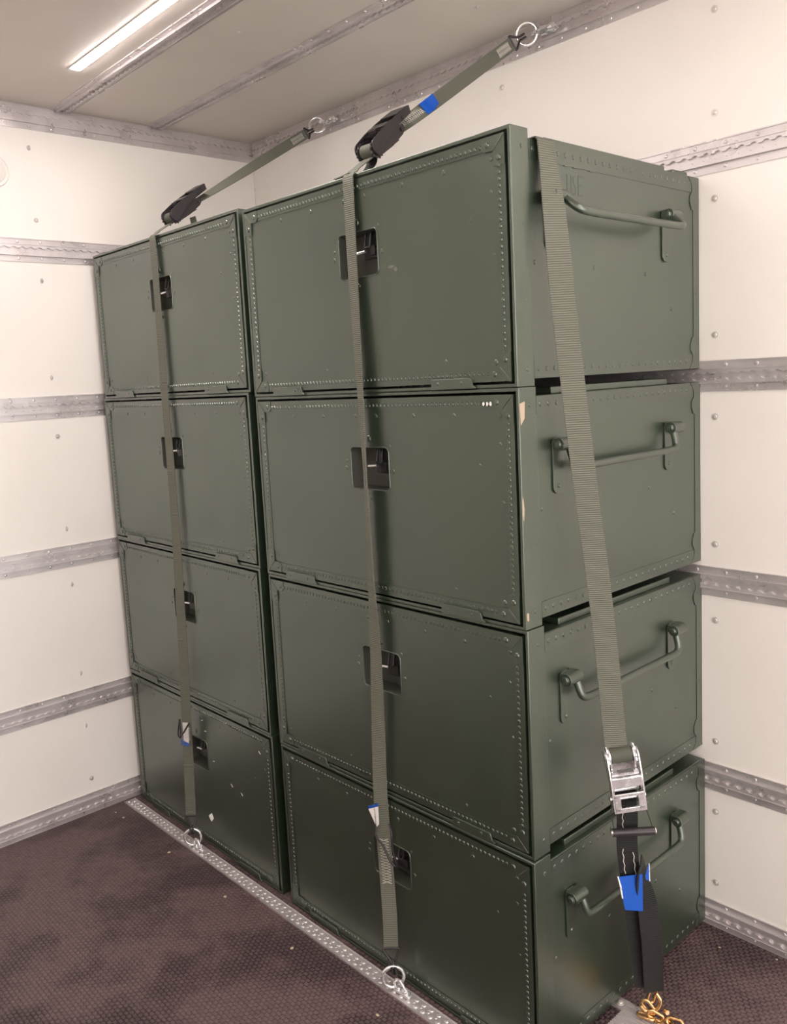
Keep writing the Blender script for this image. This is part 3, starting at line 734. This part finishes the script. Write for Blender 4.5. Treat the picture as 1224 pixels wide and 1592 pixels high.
zdir = Vector((.743, -.669, 0)); wv3 = Vector((.669, .743, 0))
O3 = Vector((1.748, .209, .648))
ratchet(S3, O3, dR, zdir, .046, .112, 'chrome', 'web', True)
# stitched webbing below the ratchet and the slack tail
low = smoothpath([O3 + dR * .042, (1.748, .225, .54), (1.742, .232, .47), (1.740, .246, .385), (1.740, .262, .300), (1.740, .280, .20), (1.742, .300, .085)], 8)
b = MB(); b.ribbon([(p, wv3) for p in low], .046, .0028); b.build('lower_webbing', 'webdark', S3, smooth=60)
for sg, z1, z0 in ((-.011, .56, .49), (-.011, .462, .385), (.012, .455, .37)):
    pts = [p + wv3 * sg + zdir * .003 + wv3 * .0012 * (1 if i % 2 else -1) for i, p in enumerate(low) if z0 <= p.z <= z1]
    b = MB(); b.tube(pts, .0009, 5); b.build('stitching', 'thread', S3)
tail = smoothpath([(1.758, .262, .425), (1.760, .262, .38), (1.766, .272, .32), (1.768, .285, .22), (1.764, .297, .14), (1.757, .312, .075)], 8)
b = MB(); n = len(tail)
st_ = [(p, (wv3 * math.cos(a_) + zdir * -math.sin(a_))) for p, a_ in ((p, math.radians(70 - 62 * min(1, i / (n * .45)))) for i, p in enumerate(tail))]
b.ribbon(st_, .048, .0026); b.build('loose_end', 'webdark', S3, smooth=60)
# blue label
f = lambda u, v, n_: Vector((1.748, .243, .395)) + wv3 * u + zdir * (.006 + n_) + Vector((0, 0, v))
b = MB(); b.prism([(-.034, 0), (.020, .004), (.020, -.085), (-.020, -.080), (-.025, -.052), (-.028, -.02)], f, 0, .0012); o = b.build('blue_label', 'blue', S3, smooth=0); o['label'] = 'blue label'
b = MB(); b.prism([(-.036, .001), (-.0335, .001), (-.0275, -.022), (-.024, -.052), (-.0265, -.052), (-.031, -.022)], f, 0, .0015); b.build('paper_label', 'paper', S3, smooth=0)
b = MB(); b.prism([(.026, -.002), (.034, .03), (.035, -.012), (.028, -.010)], f, 0, .0012); b.build('blue_label', 'blue', S3, smooth=0)
b = MB(); b.prism([(.0345, .03), (.036, .028), (.037, -.014), (.0355, -.014)], f, 0, .0014); b.build('paper_label', 'paper', S3, smooth=0)
# pull bar hung on thin wire
g0 = Vector((1.765, .137, .533)); g1 = Vector((1.765, .303, .470)); c0 = (g0 + g1) / 2
ctr = Vector((1.765, .222, .512)); g0 = ctr - wv3 * .046 + Vector((0, 0, .0)); g1 = ctr + wv3 * .046
b = MB(); b.cyl(g0, g1, .0092, 20); pb = b.build('pull_bar', 'black', S3, smooth=40)
b = MB(); dd = (g1 - g0).normalized()
b.dome(g0, -dd, .0062, .006, 14); b.dome(g1, dd, .0082, .005, 14); b.build('end_cap', 'chrome', pb)
for g, sg in ((g0 + dd * .004, -1), (g1 - dd * .004, 1)):
    b = MB(); top_ = O3 + dR * .055 + wv3 * sg * .030
    b.tube(smoothpath([top_, top_.lerp(g, .4) + wv3 * sg * .004, g + Vector((0, 0, .006))], 6), .0009, 6); b.build('pull_wire', 'black', pb)

# yellow zinc chain and fitting on the floor
CH = bpy.data.objects.new('lashing_chain', None); C.objects.link(CH); CH['label'] = 'golden yellow zinc chain links and hook at the foot of the side strap'; CH['category'] = 'chain'
def link(c_, ax, nrm, L=.020, R_=.0085, r=.0036):
    c_ = Vector(c_); ax = Vector(ax).normalized(); nrm = Vector(nrm).normalized(); sd = nrm.cross(ax)
    pts = [c_ + ax * (L * .5) + (ax * math.sin(t) + sd * math.cos(t)) * R_ for t in [PI * k_ / 8 for k_ in range(9)]] + \
          [c_ - ax * (L * .5) + (-ax * math.sin(t) - sd * math.cos(t)) * R_ for t in [PI * k_ / 8 for k_ in range(9)]]
    b = MB(); b.tube(pts, r, 10, True); return b.build('chain_link', 'gold', CH, smooth=60)
link((1.752, .312, .062), (.2, .1, 1), (.8, -.5, .1), .022, .009, .0042)
link((1.748, .303, .036), (-.5, -.3, .8), (.3, -.8, .0), .020, .009, .0040)
link((1.744, .298, .013), (1, .2, .05), (.1, .2, 1), .020, .0092, .0040)
link((1.764, .306, .020), (.8, .5, -.4), (.5, -.8, .1), .018, .0085, .0038)
link((1.783, .312, .0095), (.8, .5, 0), (0, .1, 1), .018, .0088, .0040)
link((1.802, .324, .013), (.8, .3, 0), (.3, -.8, .5), .018, .0088, .0040)
b = MB(); b.tube(smoothpath([(1.760, .316, .070), (1.770, .318, .056), (1.768, .314, .040), (1.756, .306, .028), (1.742, .298, .026), (1.734, .292, .040)], 6), .0046, 10); b.build('claw_hook', 'gold', CH, smooth=60)
b = MB(); b.cyl((1.782, .318, .036), (1.790, .314, .038), .0052, 12); b.build('hook_pin', 'gold', CH)

# crumbs on the floor
cr = [(-.1661, -.1182, 'pale crumb on the brown floor, nearest the end wall'), (-.1083, -.116, 'pale crumb on the floor just right of the crumb nearest the end wall'),
      (.2295, -.117, 'pale crumb on the floor below the left lashing ring'), (.5839, -.1232, 'pale crumb on the floor in front of the right half of the left stack'),
      (.9242, -.1252, 'yellowish crumb on the floor in front of the right stack'), (1.276, -.1297, 'pale crumb on the floor below the right lashing ring'),
      (1.7434, .6616, 'pale crumb on the floor between the right stack and the long wall'), (1.8684, .7152, 'pale crumb on the floor against the rail of the long wall')]
b = MB(); b.dome((0, 0, 0), (0, 0, 1), .0042, .0022, 7); c0_ = b.build('crumb', 'grit')
for i, (x, y, lb) in enumerate(cr):
    o = c0_ if i == 0 else c0_.copy()
    if i: C.objects.link(o)
    o.location = (x, y, 0); sc = .7 + random.random() * .8; o.scale = (sc, sc * (.6 + random.random() * .6), 1)
    tag(o, lb, 'crumb', 'pale crumbs on the floor')
